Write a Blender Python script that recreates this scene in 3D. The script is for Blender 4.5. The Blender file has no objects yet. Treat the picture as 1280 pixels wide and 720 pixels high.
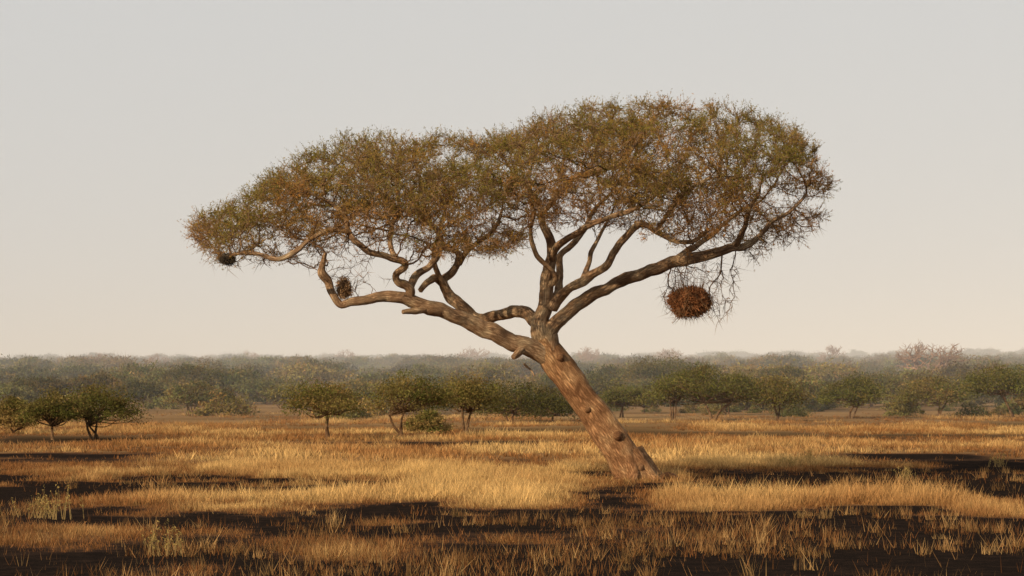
import bpy, math, numpy as np
from mathutils import Vector
rng = np.random.default_rng(7)
F = 3022.0; CAMH = 2.1; HZ = 500.0; D0 = 63.0
scene = bpy.context.scene

# ------------------------------------------------------------------ helpers
def unit(a):
    return a/np.maximum(np.linalg.norm(a, axis=-1, keepdims=True), 1e-9)
def rdir(n): return unit(rng.normal(size=(n,3)))
def h3(ix,iy,iz,s=0):
    n = (ix.astype(np.int64)*374761393 + iy.astype(np.int64)*668265263 + iz.astype(np.int64)*2147483647 + s*144665) & 0xFFFFFFFF
    n = ((n ^ (n>>13))*1274126177) & 0xFFFFFFFF
    n = ((n ^ (n>>16))*2246822519) & 0xFFFFFFFF
    return ((n ^ (n>>15)) & 0xFFFFFF)/float(0xFFFFFF)
def vnoise(x,y,z=None,s=0):
    if z is None: z = np.zeros_like(x)
    xi,yi,zi = np.floor(x),np.floor(y),np.floor(z)
    fx,fy,fz = x-xi,y-yi,z-zi
    fx=fx*fx*(3-2*fx); fy=fy*fy*(3-2*fy); fz=fz*fz*(3-2*fz)
    r=0
    for a in (0,1):
        for b in (0,1):
            for c in (0,1):
                w=(fx if a else 1-fx)*(fy if b else 1-fy)*(fz if c else 1-fz)
                r=r+w*h3(xi+a,yi+b,zi+c,s)
    return r
def fbm(x,y,z=None,s=0,o=3):
    r=0;a=.5;t=0
    for i in range(o):
        r=r+a*vnoise(x*2**i,y*2**i,None if z is None else z*2**i,s+i); t+=a; a*=.5
    return r/t

class MB:
    def __init__(s): s.V=[];s.C=[];s.B=[];s.n=0;s.L=[];s.T=[];s.M=[];s.S=[]
    def add(s,V,Fa,col=None,bark=None,mat=0,smooth=False):
        V=np.asarray(V,float); Fa=np.asarray(Fa,np.int64)
        s.V.append(V)
        if col is None: col=np.ones((len(V),3))
        s.C.append(np.broadcast_to(col,(len(V),3)))
        s.B.append(np.zeros((len(V),3)) if bark is None else bark)
        s.L.append((Fa+s.n).ravel()); s.T.append(np.full(len(Fa),Fa.shape[1]))
        s.M.append(np.full(len(Fa),mat)); s.S.append(np.full(len(Fa),smooth))
        s.n+=len(V)
    def mesh(s,name,mats):
        V=np.concatenate(s.V).astype(np.float32);C=np.concatenate(s.C);B=np.concatenate(s.B)
        L=np.concatenate(s.L);T=np.concatenate(s.T);M=np.concatenate(s.M);S=np.concatenate(s.S)
        me=bpy.data.meshes.new(name)
        me.vertices.add(len(V)); me.vertices.foreach_set("co",V.ravel())
        me.loops.add(len(L)); me.loops.foreach_set("vertex_index",L.astype(np.int32))
        me.polygons.add(len(T))
        me.polygons.foreach_set("loop_start",np.concatenate([[0],np.cumsum(T)[:-1]]).astype(np.int32))
        me.polygons.foreach_set("material_index",M.astype(np.int32))
        me.polygons.foreach_set("use_smooth",S.astype(bool))
        me.update(calc_edges=True)
        a=me.attributes.new("col",'FLOAT_COLOR','POINT')
        a.data.foreach_set("color",np.concatenate([C,np.ones((len(C),1))],1).astype(np.float32).ravel())
        a=me.attributes.new("bark",'FLOAT_VECTOR','POINT')
        a.data.foreach_set("vector",B.astype(np.float32).ravel())
        for m in mats: me.materials.append(m)
        return me
def obj(name,me,parent=None,loc=(0,0,0)):
    o=bpy.data.objects.new(name,me); scene.collection.objects.link(o); o.location=loc
    if parent: o.parent=parent
    return o

def quads(mb,c,u,v,col,mat=0,taper=1.0):
    n=len(c)
    V=np.empty((n,4,3)); V[:,0]=c-u-v; V[:,1]=c-u+v; V[:,2]=c+u+v*taper; V[:,3]=c+u-v*taper
    mb.add(V.reshape(-1,3),np.arange(4*n).reshape(n,4),np.repeat(col,4,axis=0),mat=mat)
def tris(mb,base,tip,side,col,mat=0,tipcol=None):
    n=len(base); V=np.empty((n,3,3)); V[:,0]=base-side;V[:,1]=base+side;V[:,2]=tip
    C=np.repeat(col,3,axis=0)
    if tipcol is not None: C=C.reshape(n,3,3).copy(); C[:,2]=tipcol; C=C.reshape(-1,3)
    mb.add(V.reshape(-1,3),np.arange(3*n).reshape(n,3),C,mat=mat)

def tube(mb,P,R,sides=8,mat=0,col=None,rough=0.0,seed=0,v0=0.0):
    P=np.asarray(P,float);R=np.asarray(R,float);n=len(P)
    if n<2: return
    T=np.gradient(P,axis=0); T=unit(T)
    a=np.array([0,1.0,0]) if abs(T[0,1])<.8 else np.array([1.0,0,0])
    Nn=unit(a-T[0]*np.dot(a,T[0])); Ns=[Nn]
    for i in range(1,n):
        Nn=Ns[-1]-T[i]*np.dot(Ns[-1],T[i]); Ns.append(unit(Nn))
    Ns=np.array(Ns);Bn=np.cross(T,Ns)
    th=np.arange(sides)/sides*2*np.pi
    ct,st=np.cos(th),np.sin(th)
    ring=Ns[:,None]*ct[None,:,None]+Bn[:,None]*st[None,:,None]
    rr=np.repeat(R[:,None],sides,1)
    ln=np.concatenate([[0],np.cumsum(np.linalg.norm(np.diff(P,axis=0),axis=1))])+v0
    if rough>0:
        k=1.6/np.maximum(R.mean(),.03)
        q=P[:,None]+ring*rr[...,None]
        nz=fbm(q[...,0]*k*.5,q[...,1]*k*.5,q[...,2]*k*.5,seed,3)-.5
        fl=vnoise(ct[None,:]*1.6+np.zeros((n,1)),st[None,:]*1.6+np.zeros((n,1)),np.repeat((ln*.5)[:,None],sides,1),seed+5)-.5
        rr=rr*(1+rough*(nz*1.0+fl*1.4))
    V=P[:,None]+ring*rr[...,None]
    bk=np.stack([np.repeat(ct[None]*1.0,n,0)*R[:,None],np.repeat(st[None],n,0)*R[:,None],np.repeat(ln[:,None],sides,1)],-1)
    i=np.arange(n-1)[:,None]*sides; j=np.arange(sides)[None]; j2=(j+1)%sides
    Fa=np.stack([i+j,i+j2,i+sides+j2,i+sides+j],-1).reshape(-1,4)
    V=V.reshape(-1,3); bk=bk.reshape(-1,3)
    c=np.ones((len(V),3)) if col is None else np.broadcast_to(col,(len(V),3))
    mb.add(V,Fa,c,bk,mat,True)
    tipc=P[-1]+T[-1]*R[-1]*.5
    k0=(n-1)*sides
    Vc=np.vstack([V[k0:k0+sides],tipc]); Fc=np.array([[q,(q+1)%sides,sides] for q in range(sides)])
    mb.add(Vc,Fc,c[:1],np.vstack([bk[k0:k0+sides],bk[k0:k0+1]]),mat,True)

def catmull(K,step):
    K=np.asarray(K,float)
    K=np.vstack([2*K[0]-K[1],K,2*K[-1]-K[-2]]); out=[]
    for i in range(1,len(K)-2):
        p0,p1,p2,p3=K[i-1],K[i],K[i+1],K[i+2]
        m=max(2,int(np.linalg.norm((p2-p1)[:3])/step)); t=np.linspace(0,1,m,endpoint=False)[:,None]
        out.append(.5*((2*p1)+(-p0+p2)*t+(2*p0-5*p1+4*p2-p3)*t*t+(-p0+3*p1-3*p2+p3)*t**3))
    out.append(K[-2][None]); return np.vstack(out)

# ------------------------------------------------------------------ materials
def newmat(name):
    m=bpy.data.materials.new(name); m.use_nodes=True; nt=m.node_tree; nt.nodes.clear()
    out=nt.nodes.new("ShaderNodeOutputMaterial"); return m,nt,out
def N(nt,t,**k):
    n=nt.nodes.new(t)
    for a,b in k.items(): setattr(n,a,b)
    return n
def ramp(nt,fac,stops):
    r=N(nt,"ShaderNodeValToRGB"); e=r.color_ramp.elements
    while len(e)<len(stops): e.new(.5)
    for i,(p,c) in enumerate(stops): e[i].position=p; e[i].color=(*c,1)
    nt.links.new(fac,r.inputs[0]); return r.outputs[0]
def mixc(nt,a,b,f,mode='MIX'):
    m=N(nt,"ShaderNodeMix",data_type='RGBA',blend_type=mode)
    for s,v in ((m.inputs[6],a),(m.inputs[7],b),(m.inputs[0],f)):
        if isinstance(v,(tuple,)): s.default_value=(*v,1)
        elif isinstance(v,(int,float)): s.default_value=v
        else: nt.links.new(v,s)
    return m.outputs[2]

def leaf_mat(name,trans=.3,objcol=False):
    m,nt,out=newmat(name)
    at=N(nt,"ShaderNodeAttribute",attribute_name="col"); c=at.outputs["Color"]
    if objcol:
        oi=N(nt,"ShaderNodeObjectInfo"); c=mixc(nt,c,oi.outputs["Color"],1.0,'MULTIPLY')
    d=N(nt,"ShaderNodeBsdfDiffuse"); t=N(nt,"ShaderNodeBsdfTranslucent"); mx=N(nt,"ShaderNodeMixShader")
    mx.inputs[0].default_value=trans
    nt.links.new(c,d.inputs[0]);nt.links.new(c,t.inputs[0])
    nt.links.new(d.outputs[0],mx.inputs[1]);nt.links.new(t.outputs[0],mx.inputs[2]);nt.links.new(mx.outputs[0],out.inputs[0])
    return m
def bark_mat(name,tint=(1,1,1)):
    m,nt,out=newmat(name)
    at=N(nt,"ShaderNodeAttribute",attribute_name="bark")
    mp=N(nt,"ShaderNodeMapping"); mp.inputs["Scale"].default_value=(1,1,.16); nt.links.new(at.outputs["Vector"],mp.inputs[0])
    n1=N(nt,"ShaderNodeTexNoise"); n1.inputs["Scale"].default_value=26; n1.inputs["Detail"].default_value=7; n1.inputs["Roughness"].default_value=.75
    nt.links.new(mp.outputs[0],n1.inputs[0])
    vo=N(nt,"ShaderNodeTexVoronoi",feature='DISTANCE_TO_EDGE'); vo.inputs["Scale"].default_value=20
    dm=N(nt,"ShaderNodeVectorMath",operation='ADD'); sc=N(nt,"ShaderNodeVectorMath",operation='SCALE'); sc.inputs[3].default_value=.12
    nt.links.new(n1.outputs["Color"],sc.inputs[0]); nt.links.new(mp.outputs[0],dm.inputs[0]); nt.links.new(sc.outputs[0],dm.inputs[1]); nt.links.new(dm.outputs[0],vo.inputs[0])
    n2=N(nt,"ShaderNodeTexNoise"); n2.inputs["Scale"].default_value=2.4; n2.inputs["Detail"].default_value=6
    tc=N(nt,"ShaderNodeTexCoord"); nt.links.new(tc.outputs["Object"],n2.inputs[0])
    base=ramp(nt,n2.outputs[0],[(.32,(.29,.175,.10)),(.5,(.46,.305,.18)),(.68,(.60,.46,.29))])
    crack=ramp(nt,vo.outputs[0],[(0,(.32,.25,.20)),(.12,(1,1,1))])
    c=mixc(nt,base,crack,.7,'MULTIPLY')
    n1r=ramp(nt,n1.outputs[0],[(.3,(.55,.49,.44)),(.62,(1.15,1.12,1.08))])
    c=mixc(nt,c,n1r,.85,'MULTIPLY'); c=mixc(nt,c,tint,1.0,'MULTIPLY')
    at2=N(nt,"ShaderNodeAttribute",attribute_name="col"); c=mixc(nt,c,at2.outputs["Color"],1.0,'MULTIPLY')
    b=N(nt,"ShaderNodeBsdfPrincipled"); b.inputs["Roughness"].default_value=.9; b.inputs["Specular IOR Level"].default_value=.12
    nt.links.new(c,b.inputs[0])
    ad=N(nt,"ShaderNodeMath",operation='MULTIPLY_ADD'); mn=N(nt,"ShaderNodeMath",operation='MINIMUM'); mn.inputs[1].default_value=.2
    nt.links.new(vo.outputs[0],mn.inputs[0]); nt.links.new(mn.outputs[0],ad.inputs[0]); ad.inputs[1].default_value=3.0; nt.links.new(n1.outputs[0],ad.inputs[2])
    bp=N(nt,"ShaderNodeBump"); bp.inputs["Strength"].default_value=.9; bp.inputs["Distance"].default_value=.032
    nt.links.new(ad.outputs[0],bp.inputs["Height"]); nt.links.new(bp.outputs[0],b.inputs["Normal"])
    nt.links.new(b.outputs[0],out.inputs[0]); return m
M_BARK=bark_mat("acacia_bark"); M_TWIG=bark_mat("twig_bark",(.66,.56,.48)); M_BGB=bark_mat("dry_bark",(.5,.46,.42))
M_LEAF=leaf_mat("acacia_leaf",.3); M_BGL=leaf_mat("bush_leaf",.22,True); M_GRASS=leaf_mat("dry_grass_blades",.3); M_STRAW=leaf_mat("nest_straw",.15)

# ------------------------------------------------------------------ main acacia
BX=(795-640)/48; 
def W(px,py,y):
    s=(D0+y)/D0
    return np.array([(px-640)/48*s-BX, y, (HZ-py)/48*s+CAMH])
limbs=[
 ([(800,612,0,34),(797,600,0,27),(786,582,0,22.5),(766,550,0,20),(745,520,0,18.5),(728,498,0,17.5),(712,476,0,17.5),(698,458,0,17.5),(686,440,0,17),(678,425,0,13)],0),
 ([(700,462,0,14),(680,443,-.1,15),(655,433,-.3,13.5),(630,422,-.5,12.5),(605,410,-.7,12),(575,398,-.9,11.5),(548,387,-1.1,11),(524,380,-1.2,10.5),(505,372,-1.3,8.5),(485,370,-1.4,8),(462,375,-1.5,6.8),(440,377,-1.6,6.2),(424,380,-1.6,5.7),(413,366,-1.6,5.2),(409,352,-1.6,5.8),(402,343,-1.7,6.2),(404,330,-1.7,4.2),(407,316,-1.7,2.6)],1),
 ([(528,381,-1.2,6),(513,378,-1.2,6.5),(512,362,-1.4,7),(498,352,-1.6,5.5),(497,343,-1.7,5),(507,333,-1.8,5),(500,325,-1.9,5),(482,318,-2,4.5),(462,313,-2.1,4.5),(445,303,-2.2,4.2),(437,287,-2.2,3.6),(430,268,-2.3,3.2),(412,255,-2.4,2.7),(385,240,-2.5,2)],1),
 ([(512,362,-1.3,6),(520,345,-1,5.5),(535,330,-.8,5),(549,312,-.6,5),(550,295,-.5,4),(540,280,-.5,3.6),(522,267,-.6,3.2),(500,262,-.7,2.7),(480,245,-.9,2)],1),
 ([(498,326,-1.9,4.5),(488,308,-1.5,4),(490,285,-1.2,3.6),(500,262,-1,3),(496,235,-1,2.2)],1),
 ([(545,388,-1.1,6),(520,388,-1.4,5),(503,390,-1.6,3)],0),
 ([(690,440,.1,13),(676,415,.5,11),(668,399,.9,10),(655,391,1.2,9.5),(635,391,1.5,9),(612,396,1.8,9),(596,396,2,8.5),(583,388,2.1,8),(572,377,2.2,8.5),(560,366,2.3,7.5),(552,350,2.4,6.5),(566,342,2.5,6),(574,328,2.6,5),(570,316,2.7,4.5),(556,306,2.8,4),(545,290,2.9,3.2),(525,270,3.1,2.3)],1),
 ([(574,330,2.6,4.5),(583,315,2.4,4),(600,303,2.2,3.5),(618,285,2,3),(628,262,2,2.2)],1),
 ([(556,358,2.4,6),(545,348,2.2,6),(535,352,2,5),(526,364,1.9,4)],0),
 ([(562,368,2.3,5),(545,338,2.1,4),(541,318,2,3.5),(548,295,1.8,3)],1),
 ([(690,450,-.1,14),(679,425,0,13.5),(675,408,0,13),(683,388,0,11.5),(683,365,.1,10),(682,345,.2,9),(690,320,.3,7.5),(686,298,.3,6),(677,278,.4,5),(674,258,.5,4.2),(660,235,.7,3.3),(640,215,1,2.3)],1),
 ([(689,330,.3,6),(697,308,-.2,5.5),(712,297,-.6,5),(735,286,-1,4.6),(757,270,-1.4,4),(790,262,-1.8,3.3),(815,245,-2.1,2.3)],1),
 ([(684,385,0,8),(698,365,.5,7),(700,345,.8,6),(700,322,1.1,5),(712,305,1.4,4.6),(728,288,1.8,3.8),(740,262,2.2,3),(765,240,2.6,2.2)],1),
 ([(690,385,-.1,8),(712,360,-.5,7),(735,345,-.8,6),(755,331,-1.1,5.5),(770,315,-1.3,5),(778,300,-1.4,4.6),(800,285,-1.6,4.2),(822,290,-1.7,3.7),(845,300,-1.9,3.4),(868,302,-2,3),(885,290,-2.1,2.5)],1),
 ([(728,350,-.7,4.5),(735,333,-.2,3.6),(738,315,.2,3.2),(748,296,.6,2.8),(760,275,1,2.2)],1),
 ([(690,440,-.1,13),(688,415,-.1,12.5),(700,397,-.2,11),(722,380,-.3,10),(750,365,-.4,9),(780,351,-.5,8.7),(810,340,-.6,8.7),(840,331,-.7,8.7),(868,325,-.8,8.2),(895,318,-.9,7),(912,309,-1,6),(930,306,-1,4.8),(948,294,-1.1,3.8),(965,275,-1.2,3.2),(990,262,-1.3,2.6),(1010,240,-1.4,2)],1),
 ([(835,332,-.7,5.5),(862,312,.2,5),(885,298,1,4),(905,280,1.6,3.3),(930,262,2,2.5)],1),
 ([(918,307,-1,5),(930,285,-1.6,4),(935,262,-2,3.2),(950,240,-2.4,2.4)],1),
 ([(675,270,.4,4.5),(700,240,-.5,4),(722,222,-1.2,3.5),(750,212,-1.8,3.2),(772,204,-2.3,3),(790,188,-2.6,2.5),(800,168,-2.8,2)],1),
 ([(820,290,-1.7,3.5),(838,262,-2.6,3.2),(858,240,-3.2,2.8),(885,222,-3.6,2.3)],1),
 ([(437,290,-2.2,3.6),(410,288,-2.6,3.2),(385,300,-2.8,3),(365,318,-2.9,3.6),(345,322,-2.9,3.2),(320,315,-2.8,2.6),(298,318,-2.7,2.2),(280,322,-2.6,1.6)],1),
 ([(683,360,.1,5),(695,345,-.2,4),(672,318,-.4,3.5),(660,290,-.6,2.8),(668,262,-1,2.2)],1),
 ([(655,434,-.3,7),(648,442,-.6,6),(641,447,-.8,4)],0),
 ([(655,455,-.4,2),(664,463,-.3,1.5),(668,470,-.4,1.2)],0),
 ([(680,443,0,10),(694,436,.6,9),(688,425,1,6)],0),
]
mb=MB(); pos=[];par=[];fixr=[];elig=[]
for li,(K,g) in enumerate(limbs):
    pts=np.array([[*W(a,b,c),r/48*(.86 if li else 1)] for a,b,c,r in K])
    if g and li>1:
        j=rng.normal(size=(len(pts),3))*.03; j[:2]=0; pts[:,:3]+=j
    S=catmull(pts,.05 if pts[0,3]>.1 else .06)
    seg=np.concatenate([[0],np.cumsum(np.linalg.norm(np.diff(S[:,:3],axis=0),axis=1))])
    amp=np.minimum(.04,S[:,3]*.32)*(1 if li else .2)
    for ax in range(3):
        kn=np.arange(0,seg[-1]+.6,.3); off=rng.uniform(-1,1,len(kn)); off[0]=0
        S[:,ax]+=amp*np.interp(seg,kn,off)
    R=S[:,3].copy()
    s=seg
    R*=1+.12*(vnoise(s*2.4,s*0+li*3.3,s=21)-.5)*2
    col=np.ones(3)
    if li==0: 
        R[:]=S[:,3]*(1+.05*(vnoise(s*2.8,s*0,s=21)-.5)); col=np.array([.92,.76,.62])
    tube(mb,S[:,:3],np.maximum(R,.012),30 if li==0 else (18 if pts[0,3]>.12 else 10),0,col,.26 if li==0 else .22,li)
    P2=catmull(pts,.2)
    prev=-1
    if pos and li>0:
        dd=np.linalg.norm(np.array(pos)-P2[0,:3],axis=1); prev=int(dd.argmin())
    for q in P2:
        pos.append(q[:3]); par.append(prev); fixr.append(q[3]); elig.append(bool(g) and q[3]<.125 and q[2]>4.3); prev=len(pos)-1
for (px,py,y,dx,dz,r) in [(772,545,-.42,-.02,.03,7),(800,585,-.4,.12,.0,6),(700,447,-.35,.1,.05,6),(735,512,-.36,.0,.0,5)]:
    c=W(px,py,y); P=np.array([c+np.array([0,.2,0]),c,c+np.array([dx*.4,-.07,dz])]); tube(mb,P,[r/48,r/48*1.0,r/48*.45],10,0,np.array([.6,.46,.38]),.3,77)
for ang,l in [(0.1,.95),(1.3,.8),(2.5,.7),(3.5,.75),(4.4,.8),(5.4,.95)]:
    c=W(799,600,0); d=np.array([math.cos(ang),math.sin(ang),0])
    P=np.array([c+np.array([0,0,.75])+d*.22+np.array([-.32,0,0]),c+np.array([-.1,0,.36])+d*.34,c+d*.5+np.array([0,0,.1]),c+d*l+np.array([0,0,-.1])]); P=catmull(P,.08)
    tube(mb,P,np.linspace(.22,.09,len(P)),12,0,np.array([.85,.7,.58]),.3,int(ang*9))

top=np.array([(232,275),(245,258),(290,246),(318,225),(345,203),(378,183),(420,170),(470,159),(520,164),(560,160),(600,166),(640,155),(680,136),(730,123),(800,119),(860,126),(920,127),(970,139),(1000,152),(1020,180),(1036,205),(1042,240)])
bot=np.array([(232,288),(255,322),(290,342),(330,332),(370,316),(400,322),(440,308),(480,304),(520,312),(580,324),(630,320),(670,285),(700,282),(750,278),(800,286),(830,300),(870,306),(910,310),(940,330),(980,306),(1010,296),(1030,290),(1042,262)])
def inter(c,x): return np.interp(x,c[:,0],c[:,1])
A=[]
n=36000
px=rng.uniform(236,1040,n); u=(px-638)/405; w=5.3*np.maximum(1-u*u,.0)**.42+.3
v=rng.uniform(-1,1,n); y=v*w
q=rng.uniform(0,1,n)**1.15
tp=inter(top,px)+8; bt=inter(bot,px)
tp=tp+(bt-tp)*.30*v*v
pyv=tp+(bt-tp)*q
s=(D0+y)/D0
pts=np.stack([(px-640)/48*s-BX,y,(HZ-pyv)/48*s+CAMH],1)
nz=fbm(pts[:,0]*.85,pts[:,1]*.85,pts[:,2]*2.6,3,2)
keep=(nz>.44+.13*q+.04*np.abs(u))
pts=pts[keep][:6900]; print("attr",len(pts))
A.append(pts)
blobs=[(882,352,-.9,52,45,210),(290,303,-2.4,48,34,150),(435,335,-1.7,42,36,90),(985,285,-.8,40,30,80),(560,288,2,80,30,110),(845,375,-.9,24,32,60),(895,385,-.9,26,26,60)]
for (a,b,c,ra,rb,k) in blobs:
    t=rdir(k)*rng.uniform(0,1,(k,1))**.4
    A.append(np.array([W(a+ra*i,b+rb*j,c+1.0*h) for i,j,h in t]))
A=np.vstack(A)
pos=np.array(pos); nfix=len(pos); par=list(par); elig=np.array(elig)
P=[p for p in pos]; nch=[0]*len(P)
ei=np.where(elig)[0]
def nearest(A,B):
    d=((A**2).sum(1)[:,None]+(B**2).sum(1)[None]-2*A@B.T); i=d.argmin(1); return i,np.sqrt(np.maximum(d[np.arange(len(A)),i],0))
i,dd=nearest(A,pos[ei]); ni=ei[i]
alive=np.ones(len(A),bool); step=.16
for it in range(170):
    alive&=dd>.21
    ids=np.where(alive)[0]
    if len(ids)==0: break
    Pa=np.array(P)
    dv=unit(A[ids]-Pa[ni[ids]])
    uq,inv=np.unique(ni[ids],return_inverse=True)
    S=np.zeros((len(uq),3)); np.add.at(S,inv,dv)
    ok=np.array([nch[k]<3 for k in uq])
    if not ok.any(): break
    S=unit(unit(S)+rng.normal(size=S.shape)*.34)
    new=Pa[uq]+S*step; new=new[ok]; uo=uq[ok]
    base=len(P)
    for k,pn in zip(uo,new): P.append(pn); par.append(int(k)); nch[k]+=1; nch.append(0)
    i2,d2=nearest(A,new); b=d2<dd
    ni[b]=base+i2[b]; dd[b]=d2[b]
P=np.array(P); NN=len(P); print("nodes",NN,"iters",it)
E=2.35; acc=np.zeros(NN); rad=np.zeros(NN); kids=[[] for _ in range(NN)]
for k in range(NN-1,-1,-1):
    r=max(acc[k],.006**E)**(1/E)
    if k<nfix: rad[k]=fixr[k]
    else: rad[k]=r
    if par[k]>=0:
        if k>=nfix: acc[par[k]]+=rad[k]**E
        kids[par[k]].append(k)
for k in range(nfix,NN):
    rad[k]=min(rad[k],rad[par[k]]*(.75 if par[k]<nfix else 1.0))
starts=[k for k in range(nfix,NN) if par[k]<nfix]
stack=starts[:]
while stack:
    k=stack.pop(); ch=[par[k],k]
    while True:
        g=[c for c in kids[ch[-1]] if c>=nfix]
        if not g: break
        g.sort(key=lambda c:-rad[c]); ch.append(g[0]); stack+=g[1:]
    R=rad[ch].copy(); R[0]=R[1]
    sm=P[ch].copy()
    if len(sm)>3: sm[1:-1]=sm[1:-1]*.7+(sm[:-2]+sm[2:])*.15
    R[-1]*=.5
    tube(mb,sm,R,7 if R[0]>.03 else 4,1,np.ones(3),0,0)

# sprigs
leaf=MB()
gi=np.arange(nfix,NN); gi=gi[rad[gi]<.032]
Pp=P[gi]; dirb=unit(P[gi]-P[np.array(par)[gi]])
sx=(D0+Pp[:,1])/D0
gx=(Pp[:,0]+BX)/sx*48+640; gy=HZ-(Pp[:,2]-CAMH)/sx*48
tpv=inter(top,gx); btv=inter(bot,gx); dep=np.clip((gy-tpv)/np.maximum(btv-tpv,20),0,1.6)
dens=np.clip(1.4-.85*dep,.25,1.4)
dens*=np.clip((fbm(Pp[:,0]*1.1,Pp[:,1]*1.1,Pp[:,2]*2.2,9,2)-.28)*3.8,.15,1.45)
for (a,b,c,ra,rb,k) in blobs[:4]+blobs[5:]:
    m=((gx-a)/(ra*1.25))**2+((gy-b)/(rb*1.25))**2<1; dens[m&(gy>btv-12)]*=.2
dens[gy>btv+8]*=.3
cnt=rng.poisson(dens*4.5)
idx=np.repeat(np.arange(len(gi)),cnt)
ns=len(idx); print("sprigs",ns)
o=Pp[idx]+rng.normal(size=(ns,3))*.03
d=unit(dirb[idx]*.7+rdir(ns)*.9+np.array([0,0,.30]))
ln=rng.uniform(.14,.48,ns)
dp=dep[idx]+rng.normal(size=ns)*.12
nzc=fbm(o[:,0]*.7,o[:,1]*.7,o[:,2]*1.1,31,3)
rust=np.clip((dp-.26)*1.2+(nzc-.5)*3.4+(gx[idx]-680)/1700,0,1)[:,None]
green=np.array([.25,.205,.042]); rst=np.array([.47,.225,.060])
lc=green*(1-rust)+rst*rust
lc=lc*(1-.40*np.clip(vnoise(o[:,0]*2,o[:,1]*2,o[:,2]*2,s=5),0,1)[:,None])
lc=lc*rng.uniform(.7,1.3,(ns,1))
side=unit(np.cross(d,rdir(ns)))
tris(leaf,o,o+d*ln[:,None],side*.0065,np.array([.28,.18,.095])*rng.uniform(.6,1.2,(ns,1)))
K=9
t=rng.uniform(.12,1.0,(ns,K))
c=o[:,None]+d[:,None]*(ln[:,None]*t)[...,None]+rng.normal(size=(ns,K,3))*.013
c=c.reshape(-1,3); m=len(c)
uu=unit(rdir(m)+np.repeat(d,K,0)*.9)*rng.uniform(.014,.034,(m,1)); vv=unit(np.cross(uu,rdir(m)))*rng.uniform(.005,.009,(m,1))
quads(leaf,c,uu,vv,np.repeat(lc,K,0)*rng.uniform(.8,1.2,(m,1)),taper=.5)
b=np.repeat(np.arange(len(gi)),3); nb=len(b)
o=Pp[b]; d=unit(dirb[b]*.6+rdir(nb)); l=rng.uniform(.12,.44,(nb,1))
tris(leaf,o,o+d*l,unit(np.cross(d,rdir(nb)))*.0065,np.array([.27,.165,.09])*rng.uniform(.5,1.2,(nb,1)))
tree=bpy.data.objects.new("umbrella_thorn_acacia_tree",None); scene.collection.objects.link(tree); tree.location=(BX,D0,0)
obj("trunk_and_branches",mb.mesh("trunk_and_branches",[M_BARK,M_TWIG]),tree)
obj("foliage",leaf.mesh("foliage",[M_LEAF]),tree)

# nests
def nest(px,py,y,rx,rz,col,n,name="weaver_bird_nest"):
    m=MB(); c0=W(px,py,y)+np.array([BX,D0,0])
    nu,nv=24,14; th=np.linspace(0,2*np.pi,nu,endpoint=False); ph=np.linspace(.05,np.pi-.05,nv)
    T,Pq=np.meshgrid(th,ph); g=np.stack([np.sin(Pq)*np.cos(T),np.sin(Pq)*np.sin(T),np.cos(Pq)],-1)
    k=.78*(1+.6*(fbm(g[...,0]*2.5+px,g[...,1]*2.5,g[...,2]*2.5,4,2)-.5))
    V=(g*k[...,None]*np.array([rx,rx*.9,rz])).reshape(-1,3)
    i=np.arange(nv-1)[:,None]*nu; j=np.arange(nu)[None]
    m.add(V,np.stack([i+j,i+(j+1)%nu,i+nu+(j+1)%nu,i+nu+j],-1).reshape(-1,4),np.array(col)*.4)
    dd=rdir(n); p=dd*np.array([rx,rx*.9,rz])*rng.uniform(.72,1.08,(n,1))
    p*= (1+.6*(fbm(dd[:,0]*2.5+px,dd[:,1]*2.5,dd[:,2]*2.5,4,2)-.5))[:,None]
    tg=unit(np.cross(dd,rdir(n))+dd*rng.normal(size=(n,1))*.8)*rng.uniform(.04,.15,(n,1))*min(1,rx*2.2)
    quads(m,p,tg,unit(np.cross(tg,rdir(n)))*.006,np.array(col)*rng.uniform(.4,1.6,(n,1)))
    if rx>.3:
        k=60; a=rng.uniform(-1,1,k); tp_=np.stack([a*rx*1.1,rng.normal(size=k)*.3,rng.uniform(.5,1.0,k)],1); bs=np.stack([a*rx*.7,rng.normal(size=k)*.15,np.full(k,rz*.4)],1)
        tris(m,bs,tp_,np.array([[.008,0,0]]).repeat(k,0),np.array([[.16,.10,.06]]).repeat(k,0))
        k=300; dd=unit(rng.normal(size=(k,3))*np.array([1,1,.7])+np.array([0,0,-.4])); bs=dd*np.array([rx,rx,rz])*.8
        tris(m,bs,bs+unit(dd+rdir(k)*.6)*rng.uniform(.12,.45,(k,1)),np.array([[.007,0,0]]).repeat(k,0),np.array([[.22,.13,.075]]).repeat(k,0))
    obj(name,m.mesh(name,[M_STRAW]),None,c0)
nest(862,378,-.9,.48,.33,(.29,.125,.055),9500)
nest(430,361,-1.6,.19,.27,(.32,.20,.11),1500)
nest(284,324,-2.5,.20,.14,(.11,.085,.06),900)

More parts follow.
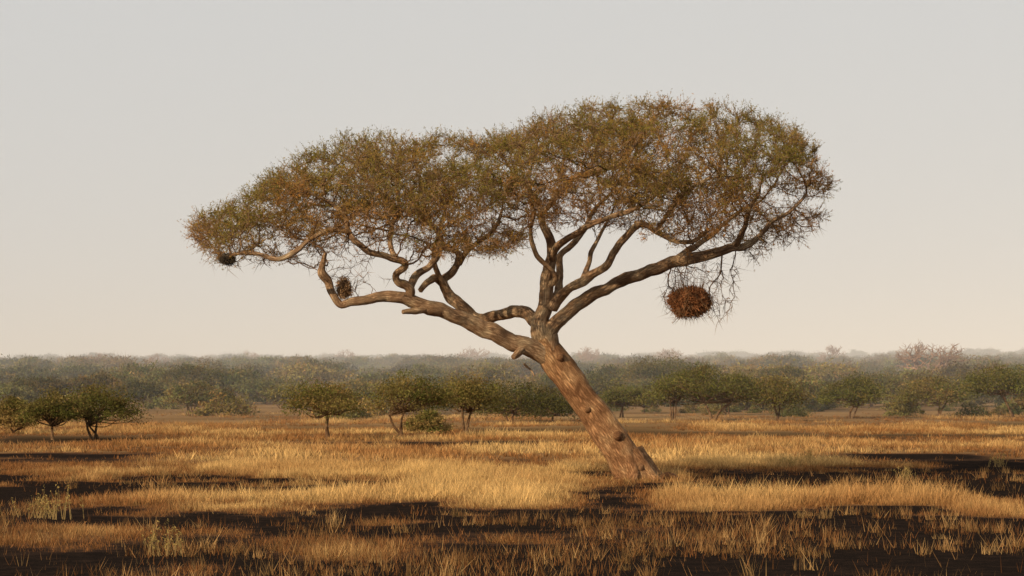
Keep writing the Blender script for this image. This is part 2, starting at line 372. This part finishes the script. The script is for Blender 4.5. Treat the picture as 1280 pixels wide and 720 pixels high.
# ------------------------------------------------------------------ terrain
def hgt(x,y):
    d=np.maximum(y,0)
    z=np.interp(d,[0,160,350,700,1500,2600,3600,9000],[0,0,1.6,7.0,20,41,50,30])
    k=np.clip((d-250)/1500,0,1)
    z=z+k*(fbm(x/520,y/700,s=40,o=2)-.5)*10+k*np.clip(x/1500,-1,1)*7
    near=np.clip(1-d/300,0,1)
    return z+near*(fbm(x/3.,y/3.,s=41,o=2)-.5)*.06
def sbox(x,y,p0,p1,q0,q1):
    d1=CAMH*F/(q0-HZ); d0=CAMH*F/(q1-HZ); dm=(d0+d1)/2
    x0=(p0-640)/F*dm; x1=(p1-640)/F*dm
    wx=(fbm(x/2.0,y/3.,s=50,o=4)-.5)*8; wy=(fbm(x/1.9,y/2.2,s=55,o=4)-.5)*(4.0+1.0*(d1-d0))
    X=x+wx; Y=y+wy
    sx_=.9; sy_=max(.35,(d1-d0)*.09)
    return 1/(1+np.exp(-(X-x0)/sx_))/(1+np.exp((X-x1)/sx_))/(1+np.exp(-(Y-d0)/sy_))/(1+np.exp((Y-d1)/sy_))
def gold(x,y):
    far=1/(1+np.exp(-(y-72)/4))
    st=fbm(x/8.,y/13.,s=60,o=4)
    g=far*(.42+(st-.5)*3.4)+(1-far)*(-.06+(fbm(x/2.2,y/4.2,s=62,o=4)-.5)*1.9)
    for b,k in [((372,775,588,622),1.1),((828,1420,620,640),1.1),((-100,420,563,594),.35),((-100,380,598,617),-.75),((-100,330,620,632),.25),
                ((400,1400,634,660),-.4),((-50,330,640,664),-.2),((35,105,642,668),.3),((320,420,676,700),.55),((-40,22,668,692),.6),
                ((820,1400,600,615),-.4),((560,1400,700,760),-.3),((-100,500,704,760),-.3),((900,1400,548,580),.3),((200,560,548,556),-.4),((600,760,572,588),-.4),((450,520,655,672),.2),((1050,1250,668,684),.15)]:
        g=g+k*sbox(x,y,*b)
    return np.clip(g,0,1)
def axis(fine0,fine1,step,far0,far1):
    a=list(np.arange(fine0,fine1,step)); s=step; v=fine1
    while v<far1: a.append(v); s*=1.13; v+=s
    a.append(far1); s=step; v=fine0; l=[]
    while v>far0: s*=1.13; v-=s; l.append(v)
    return np.array(l[::-1]+a)
xs=axis(-32,32,.3,-5000,5000); ys=axis(20,110,.3,-400,9000)
X,Y=np.meshgrid(xs,ys); Z=hgt(X,Y); G=gold(X,Y)
gm=MB(); nx,ny=len(xs),len(ys)
i=np.arange(ny-1)[:,None]*nx; j=np.arange(nx-1)[None]
gcol=np.stack([G,G,G],-1).reshape(-1,3)
gm.add(np.stack([X,Y,Z],-1).reshape(-1,3),np.stack([i+j,i+j+1,i+nx+j+1,i+nx+j],-1).reshape(-1,4),gcol,smooth=True)
m,nt,out=newmat("burnt_savanna_soil")
at=N(nt,"ShaderNodeAttribute",attribute_name="col"); sepc=N(nt,"ShaderNodeSeparateColor"); nt.links.new(at.outputs["Color"],sepc.inputs[0])
geo=N(nt,"ShaderNodeNewGeometry")
n1=N(nt,"ShaderNodeTexNoise"); n1.inputs["Scale"].default_value=2.6; n1.inputs["Detail"].default_value=8; n1.inputs["Roughness"].default_value=.75; nt.links.new(geo.outputs["Position"],n1.inputs[0])
n2=N(nt,"ShaderNodeTexNoise"); n2.inputs["Scale"].default_value=.035; n2.inputs["Detail"].default_value=6; nt.links.new(geo.outputs["Position"],n2.inputs[0])
ma=N(nt,"ShaderNodeMath",operation='MULTIPLY_ADD'); nt.links.new(n1.outputs[0],ma.inputs[0]); ma.inputs[1].default_value=.75
sb=N(nt,"ShaderNodeMath",operation='SUBTRACT'); nt.links.new(sepc.outputs[0],sb.inputs[0]); sb.inputs[1].default_value=.35; nt.links.new(sb.outputs[0],ma.inputs[2])
near=ramp(nt,ma.outputs[0],[(.0,(.016,.012,.010)),(.17,(.036,.023,.017)),(.36,(.12,.060,.029)),(.8,(.25,.145,.065))])
farc=ramp(nt,n2.outputs[0],[(.3,(.13,.08,.035)),(.5,(.22,.13,.058)),(.7,(.29,.18,.08))])
sp=N(nt,"ShaderNodeSeparateXYZ"); nt.links.new(geo.outputs["Position"],sp.inputs[0])
mr=N(nt,"ShaderNodeMapRange"); mr.inputs[1].default_value=110; mr.inputs[2].default_value=200; nt.links.new(sp.outputs[1],mr.inputs[0])
c=mixc(nt,near,farc,mr.outputs[0])
bs=N(nt,"ShaderNodeBsdfDiffuse"); nt.links.new(c,bs.inputs[0])
bp=N(nt,"ShaderNodeBump"); bp.inputs["Strength"].default_value=.9; bp.inputs["Distance"].default_value=.1; nt.links.new(n1.outputs[0],bp.inputs["Height"]); nt.links.new(bp.outputs[0],bs.inputs["Normal"])
nt.links.new(bs.outputs[0],out.inputs[0])
obj("savanna_ground",gm.mesh("savanna_ground",[m]))

# ------------------------------------------------------------------ grass
gr=MB()
goldc=np.array([.68,.45,.18]); redc=np.array([.26,.115,.042]); br=np.array([.40,.20,.072])
def emit(x,y,h,tc,B,wid,spread,lean_):
    n=len(x); z=hgt(x,y)
    xx=np.repeat(x,B)+rng.normal(size=n*B)*spread; yy=np.repeat(y,B)+rng.normal(size=n*B)*spread; zz=np.repeat(z,B)-.02
    b=np.stack([xx,yy,zz],1); hh=np.repeat(h,B)*rng.uniform(.4,1.2,n*B)
    lean=rng.normal(size=(n*B,2))*lean_
    tip=b+np.stack([lean[:,0]*hh,lean[:,1]*hh,hh],1)
    a=rng.uniform(0,np.pi,n*B); w=wid*rng.uniform(.6,1.3,n*B)
    sd=np.stack([np.cos(a)*w,np.sin(a)*w,0*a],1)
    cc=np.repeat(tc,B,0)*rng.uniform(.75,1.25,(n*B,1))
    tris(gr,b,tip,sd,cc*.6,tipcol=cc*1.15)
def cand(d0,d1,n):
    r=rng.uniform(0,1,n); y=np.sqrt(d0*d0+r*(d1*d1-d0*d0)); x=rng.uniform(-1,1,n)*(y*.212*1.25+2); return x,y
def grass(d0,d1,ncand,B,hb,hg,wid,fade=None):
    x,y=cand(d0,d1,ncand); g=gold(x,y)
    p=np.clip((g-.06)*1.25,0,.93)
    if fade: p*=np.clip((fade-y)/(fade*.35),0,1)
    k=rng.uniform(0,1,ncand)<p; x,y,g=x[k],y[k],g[k]; n=len(x); print("tufts",n)
    cl=vnoise(x/.7,y/.7,s=71)
    th=(hb+hg*np.clip(g,0,1)**1.5)*rng.uniform(.6,1.2,n)*(.45+1.1*cl)
    farr=np.clip((y-75)/30,0,1)
    k2=np.clip((g-.30-.14*farr)*1.9+rng.normal(size=n)*.22,0,1)[:,None]
    patch=fbm(x/5,y/8,s=80,o=3); patch=np.clip((patch-.5)*3.0+.55-.2*farr,0,1)[:,None]
    tc=redc*(1-k2)+(goldc*patch+br*(1-patch))*k2
    emit(x,y,th,tc*rng.uniform(.65,1.3,(n,1)),B,wid,.09,.42)
grass(22,48,70000,8,.09,.18,.0065)
grass(48,80,85000,8,.10,.23,.010)
grass(80,250,90000,6,.14,.18,.022,fade=250)
def stalks(d0,d1,ncand,B,h,wid,thr,light=0.,spread=.07):
    x,y=cand(d0,d1,ncand); cl=fbm(x/1.5,y/2.4,s=75,o=3); k=rng.uniform(0,1,ncand)<np.clip((cl-thr)*4,.04,1); x,y=x[k],y[k]; n=len(x); print("stalks",n)
    t=np.clip(rng.uniform(0,1,(n,1))**3+light,0,1)
    tc=(np.array([.25,.105,.038])*(1-t)+np.array([.52,.32,.13])*t)*rng.uniform(.4,1.15,(n,1))
    emit(x,y,h*rng.uniform(.5,1.25,n),tc,B,wid,spread,.34)
stalks(22,42,13500,4,.21,.0055,.44)
stalks(42,72,7500,4,.19,.0085,.48)
stalks(24,45,600,26,.24,.006,.42,.45,.07)
stalks(45,72,500,26,.24,.009,.42,.5,.09)
obj("dry_grass",gr.mesh("dry_grass",[M_GRASS]))

for k,(px,d,h) in enumerate([(70,42.5,.6),(52,43,.45),(205,32.5,.45),(1012,78,.6),(1130,62,.45),(1245,76,.55),(985,76,.4)]):
    m=MB(); ns=17
    d_=unit(rng.normal(size=(ns,3))*np.array([.3,.3,.1])+np.array([0,0,1])); L_=h*rng.uniform(.6,1.1,(ns,1))
    b=rng.normal(size=(ns,3))*np.array([.14,.14,0])
    tris(m,b,b+d_*L_,np.array([[.008,0,0]]).repeat(ns,0),np.array([[.28,.19,.08]]).repeat(ns,0))
    q=np.repeat(np.arange(ns),14); t=rng.uniform(.3,1,(len(q),1)); c=b[q]+d_[q]*L_[q]*t+rng.normal(size=(len(q),3))*.02
    u_=rdir(len(q))*rng.uniform(.010,.024,(len(q),1)); quads(m,c,u_,unit(np.cross(u_,rdir(len(q))))*.008,np.array([.38,.27,.09])*rng.uniform(.6,1.2,(len(q),1)),taper=.4)
    x=(px-640)/F*d; obj("yellow_herb",m.mesh("yellow_herb",[M_GRASS]),None,(x,d,float(hgt(np.array([x]),np.array([d]))[0])))
m=MB(); P=catmull(np.array([[0,0,.02],[.2,.05,.13],[.42,.0,.12],[.62,-.08,.0]]),.05); tube(m,P,np.interp(np.linspace(0,1,len(P)),[0,.4,1],[.07,.10,.04]),10,0,np.array([.28,.22,.2]),.4,9)
obj("dark_log",m.mesh("dark_log",[M_BARK]),None,(BX+.55,D0-.5,0))  # small log in a dark tone, just right of the trunk base

# ------------------------------------------------------------------ background trees
def bgtree(H,Wd,seed,trunk=.35,nclump=55,nleaf=90,ls=.07,flat=.6,green=(.10,.10,.035),bush=False,name="bg",brown=.3):
    global rng
    old=rng; rng=np.random.default_rng(seed)
    m=MB(); ct=H*trunk if not bush else H*.05
    n=nclump; th=rng.uniform(0,2*np.pi,n); r=np.sqrt(rng.uniform(0,1,n))
    ofs=rng.uniform(-.12,.12,2)*Wd
    lob=1+.45*(vnoise(np.cos(th)*1.5+seed,np.sin(th)*1.5,s=seed)-.5)*2
    cx=r*np.cos(th)*Wd*.46*lob+ofs[0]; cy=r*np.sin(th)*Wd*.46*lob
    ztop=H-(H-ct)*(.75 if bush else flat)*(r**2.2)
    ztop=ztop*(1-.16*vnoise(cx/H*3+seed,cy/H*3,s=seed+1))+.08*H
    q=rng.uniform(0,1,n)**1.5
    cz=ztop-.12*H-q*(ztop-ct)*(.9 if bush else .62)
    C=np.stack([cx,cy,np.maximum(cz,ct*.8)],1)
    tx=rng.normal()*.06*H
    if not bush:
        tr=.026*H+.03
        f=np.array([tx,0,ct*.8]); nst=rng.integers(1,4)
        for s_ in range(nst):
            b0=np.array([rng.normal()*.05*nst,rng.normal()*.05*nst,-.15]); f2=f+np.array([rng.normal()*.12*H*(nst>1),rng.normal()*.1*H*(nst>1),rng.uniform(-.05,.1)*H])
            mid=(b0+f2)/2+rng.normal(size=3)*.03*H
            PP=catmull([b0,mid,f2],.15)
            tube(m,PP,np.linspace(tr*1.1,tr*.6,len(PP))/nst**.4,7,0)
            for k in range(s_,n,nst):
                if rng.uniform()<.55:
                    e=C[k]; md=(f2*.5+e*.5)+rng.normal(size=3)*.05*H-np.array([0,0,.03*H])
                    PP=catmull([f2,md,e],.25); tube(m,PP,np.linspace(tr*.4,.012,len(PP))/nst**.3,4,0)
    cl=np.repeat(np.arange(n),nleaf); nn=len(cl)
    sz=rng.uniform(.6,1.4,n)*Wd*.064+.06
    p=C[cl]+rng.normal(size=(nn,3))*sz[cl][:,None]*np.array([1.1,1.1,.5])
    cb=rng.uniform(.6,1.4,n); br_=np.clip(rng.normal(brown,.35,n),0,1)[:,None]
    colr=np.array(green)*(1-br_)+np.array([.19,.125,.05])*br_
    cc=colr[cl]*cb[cl][:,None]*rng.uniform(.7,1.3,(nn,1))
    u_=rdir(nn)*rng.uniform(.6,1.3,(nn,1))*ls; quads(m,p,u_,unit(np.cross(u_,rdir(nn)))*ls*.5,cc,mat=1,taper=.5)
    kt=n*8; cl=np.repeat(np.arange(n),8); dv=unit(C[cl]-np.array([0,0,ct]))*.6+rdir(kt)*.7+np.array([0,0,.2]); dv=unit(dv)
    tris(m,C[cl],C[cl]+dv*(sz[cl][:,None]*2.3),unit(np.cross(dv,rdir(kt)))*ls*.12,np.array([[.15,.11,.06]]).repeat(kt,0),mat=1)
    rng=old
    return m.mesh(name,[M_BGB,M_BGL])
def place(me,name,x,y,s=1,rot=0,parent=None,color=(1,1,1,1),dz=0):
    o=obj(name,me,parent,(x,y,float(hgt(np.array([x]),np.array([y]))[0])+dz)); o.scale=(s,s,s); o.rotation_euler=(0,0,rot); o.color=color; return o
bgl=[(66,486,550,62,.4,1.0,.3),(118,472,549,88,.32,.85,.1),(412,468,550,100,.42,1.1,.4),(505,461,546,88,.4,1.0,.3),(583,461,540,94,.45,1.05,.4),(535,512,543,44,.2,1.2,.6),
 (640,474,531,96,.22,.65,.1),(690,482,530,76,.2,.7,.1),(778,478,527,60,.4,.95,.2),(842,462,529,84,.4,.95,.1),(893,453,530,110,.42,.95,.0),(972,467,530,94,.45,1.0,.35),(1062,470,528,70,.4,.9,.1),
 (1122,470,518,64,.4,1.1,.3),(1172,468,526,80,.4,1.1,.4),(1268,452,528,108,.5,.95,.0),(243,453,514,72,.5,.8,.2),(18,492,542,54,.2,1.2,.5),
 (820,446,514,84,.45,.8,.2),(965,452,514,64,.4,.85,.1),(1090,466,518,74,.3,1.0,.3),(1215,464,518,78,.35,.9,.2),(740,466,518,74,.3,.9,.2),(460,476,518,74,.3,1.1,.4),(330,480,514,60,.3,.9,.2),(40,468,518,74,.3,.8,.1),
 (560,470,518,80,.3,.8,.1),(930,470,520,70,.3,.8,.1),(1020,474,520,60,.3,.85,.2),(700,462,516,70,.35,.85,.3),(168,474,516,60,.35,.8,.1),(290,462,512,58,.4,.9,.0)]
dm_={531:190,530:200,529:205,528:215,527:220,526:225,520:270,518:300,516:315,514:330,512:350}
for k,(cx,ty,by,wd,tk,cm,bw) in enumerate(bgl):
    d=CAMH*F/(by-HZ) if by>535 else dm_[by]
    Wd=1.1*wd/F*d; x=(cx-640)/F*d
    zz=float(hgt(np.array([x]),np.array([float(d)]))[0]); H=CAMH-(ty-HZ)/F*d-zz
    me=bgtree(H,Wd,100+k,trunk=tk,nclump=75,nleaf=100,ls=.058*d/150,flat=.5+.3*((k*37)%10)/10,green=(.105,.108,.030),name="acacia_crown",brown=bw)
    place(me,"acacia_tree",x,float(d),1,0,None,(cm*1.05,cm*1.02,cm*.92,1))
protos=[bgtree(4.6,7.0+k*.8,200+k,.34,46,48,.18,.45,(.11,.12,.042),name="mass_tree",brown=.05+.08*k) for k in range(5)]
bushes=[bgtree(2.6,4.2+k*.6,230+k,.1,32,42,.14,.6,(.12,.13,.045),bush=True,name="mass_bush",brown=.08+.1*k) for k in range(4)]
mass=bpy.data.objects.new("distant_tree_mass",None); scene.collection.objects.link(mass)
def scatter(n,d0,d1,pb,smin,smax,thr=.36,sc=60):
    r=rng.uniform(0,1,n); y=d0+(d1-d0)*r; x=rng.uniform(-1,1,n)*(y*.212*1.3+15)
    cn=fbm(x/sc,y/(sc*1.5),s=90,o=2)
    for k in range(n):
        if cn[k]<thr and y[k]<900: continue
        bsh=rng.uniform()<pb; me=(bushes if bsh else protos)[rng.integers(0,4)]
        g=rng.uniform(.55,1.45); t=rng.uniform(0,1)**2.2
        col=(g*(1+.4*t),g*(1+.08*t),g*.95,1)
        place(me,"tree",float(x[k]),float(y[k]),rng.uniform(smin,smax),rng.uniform(0,6.28),mass,col,-.1)
scatter(150,205,330,.9,.35,1.0,.44,35)
scatter(100,235,360,.15,.6,1.0,.50,30)
scatter(400,320,620,.4,.6,1.4,.36)
scatter(600,560,1200,.2,.8,1.8,.33,90)
scatter(850,1100,2200,.1,1.2,2.3)
scatter(650,2200,3600,.0,1.6,3.0)
def baobab(H,Wd,seed):
    global rng
    old=rng; rng=np.random.default_rng(seed); m=MB(); c=np.array([1.,1.,1.])
    def rec(p,d,L_,r,lv):
        k=4; pts=[p]; dd_=d
        for _ in range(k):
            dd_=unit(dd_+rng.normal(size=3)*.18+np.array([0,0,-.02])); pts.append(pts[-1]+dd_*L_/k)
        tube(m,np.array(pts),np.linspace(r,r*.62,k+1),6 if lv<2 else 3,0,c)
        if lv>=5: return
        for _ in range(3 if lv else 7):
            a=rng.uniform(0,6.28); sp_=np.array([math.cos(a),math.sin(a),rng.uniform(-.1,.5)])
            rec(pts[-1] if rng.uniform()<.6 else pts[-2],unit(dd_*.75+sp_*(.75 if lv else 1.0)),L_*(.72 if lv else .9),r*(.55 if lv else .4),lv+1)
    rec(np.array([0,0,-.3]),np.array([0,0,1.]),H*.25,H*.07,0)
    me=m.mesh("baobab",[M_BAO]); rng=old
    co=np.empty(len(me.vertices)*3,np.float32); me.vertices.foreach_get("co",co); co=co.reshape(-1,3)
    co[:,2]*=H/co[:,2].max(); kx=Wd/(co[:,0].max()-co[:,0].min()); co[:,0]*=kx; co[:,1]*=kx
    me.vertices.foreach_set("co",co.ravel()); me.update(); return me
M_BAO=bark_mat("baobab_bark",(.85,.78,.85))
for k,(cx,ty,wd,d) in enumerate([(1165,423,96,520),(118,440,62,800),(196,441,36,900),(735,432,36,1000),(1042,430,42,1000),(308,436,32,1300),(845,434,40,1200),(590,432,50,1300),(430,436,36,1300),(1240,455,60,420)]):
    x=(cx-640)/F*d; z=float(hgt(np.array([x]),np.array([float(d)]))[0]); H=CAMH-(ty-HZ)/F*d-z
    place(baobab(max(H,4),wd/F*d,300+k),"baobab_tree",x,float(d))

# ------------------------------------------------------------------ haze (a low layer of real scattering air over the far plain)
bpy.ops.mesh.primitive_cube_add(size=1); hz=bpy.context.object; hz.name="haze_air"
hz.scale=(9000,8000,150); hz.location=(0,170+4000,45)
m,nt,out=newmat("hazy_air"); vs=N(nt,"ShaderNodeVolumeScatter"); vs.inputs["Color"].default_value=(.92,.95,1.0,1); vs.inputs["Density"].default_value=.00050; vs.inputs["Anisotropy"].default_value=-.2
nt.links.new(vs.outputs[0],out.inputs["Volume"]); hz.data.materials.append(m)

# ------------------------------------------------------------------ light
az=math.radians(-44); el=math.radians(23)
sd=Vector((math.cos(el)*math.sin(az),-math.cos(el)*math.cos(az),math.sin(el)))
sl=bpy.data.lights.new("sun",'SUN'); sl.energy=5.0; sl.angle=math.radians(.6); sl.color=(1,.79,.54)
so=bpy.data.objects.new("sun",sl); scene.collection.objects.link(so); so.rotation_euler=sd.to_track_quat('Z','Y').to_euler()
wd=bpy.data.worlds.new("World"); scene.world=wd; wd.use_nodes=True; nt=wd.node_tree; nt.nodes.clear()
sk=N(nt,"ShaderNodeTexSky",sky_type='NISHITA'); sk.sun_disc=False; sk.sun_elevation=el; sk.sun_rotation=(math.pi-az)%(2*math.pi); sk.dust_density=4; sk.air_density=1
mx=mixc(nt,sk.outputs[0],(6.25,6.35,6.4),.95)
bg=N(nt,"ShaderNodeBackground"); bg.inputs[1].default_value=.1; nt.links.new(mx,bg.inputs[0])
wo=N(nt,"ShaderNodeOutputWorld"); nt.links.new(bg.outputs[0],wo.inputs[0])
cam=bpy.data.cameras.new("camera"); cam.lens=85; cam.sensor_width=36; cam.shift_y=140/1280; cam.clip_end=20000
co=bpy.data.objects.new("camera",cam); scene.collection.objects.link(co); co.location=(0,0,CAMH); co.rotation_euler=(math.pi/2,0,0)
scene.camera=co
scene.view_settings.view_transform='Standard'; scene.view_settings.look='None'; scene.view_settings.exposure=0
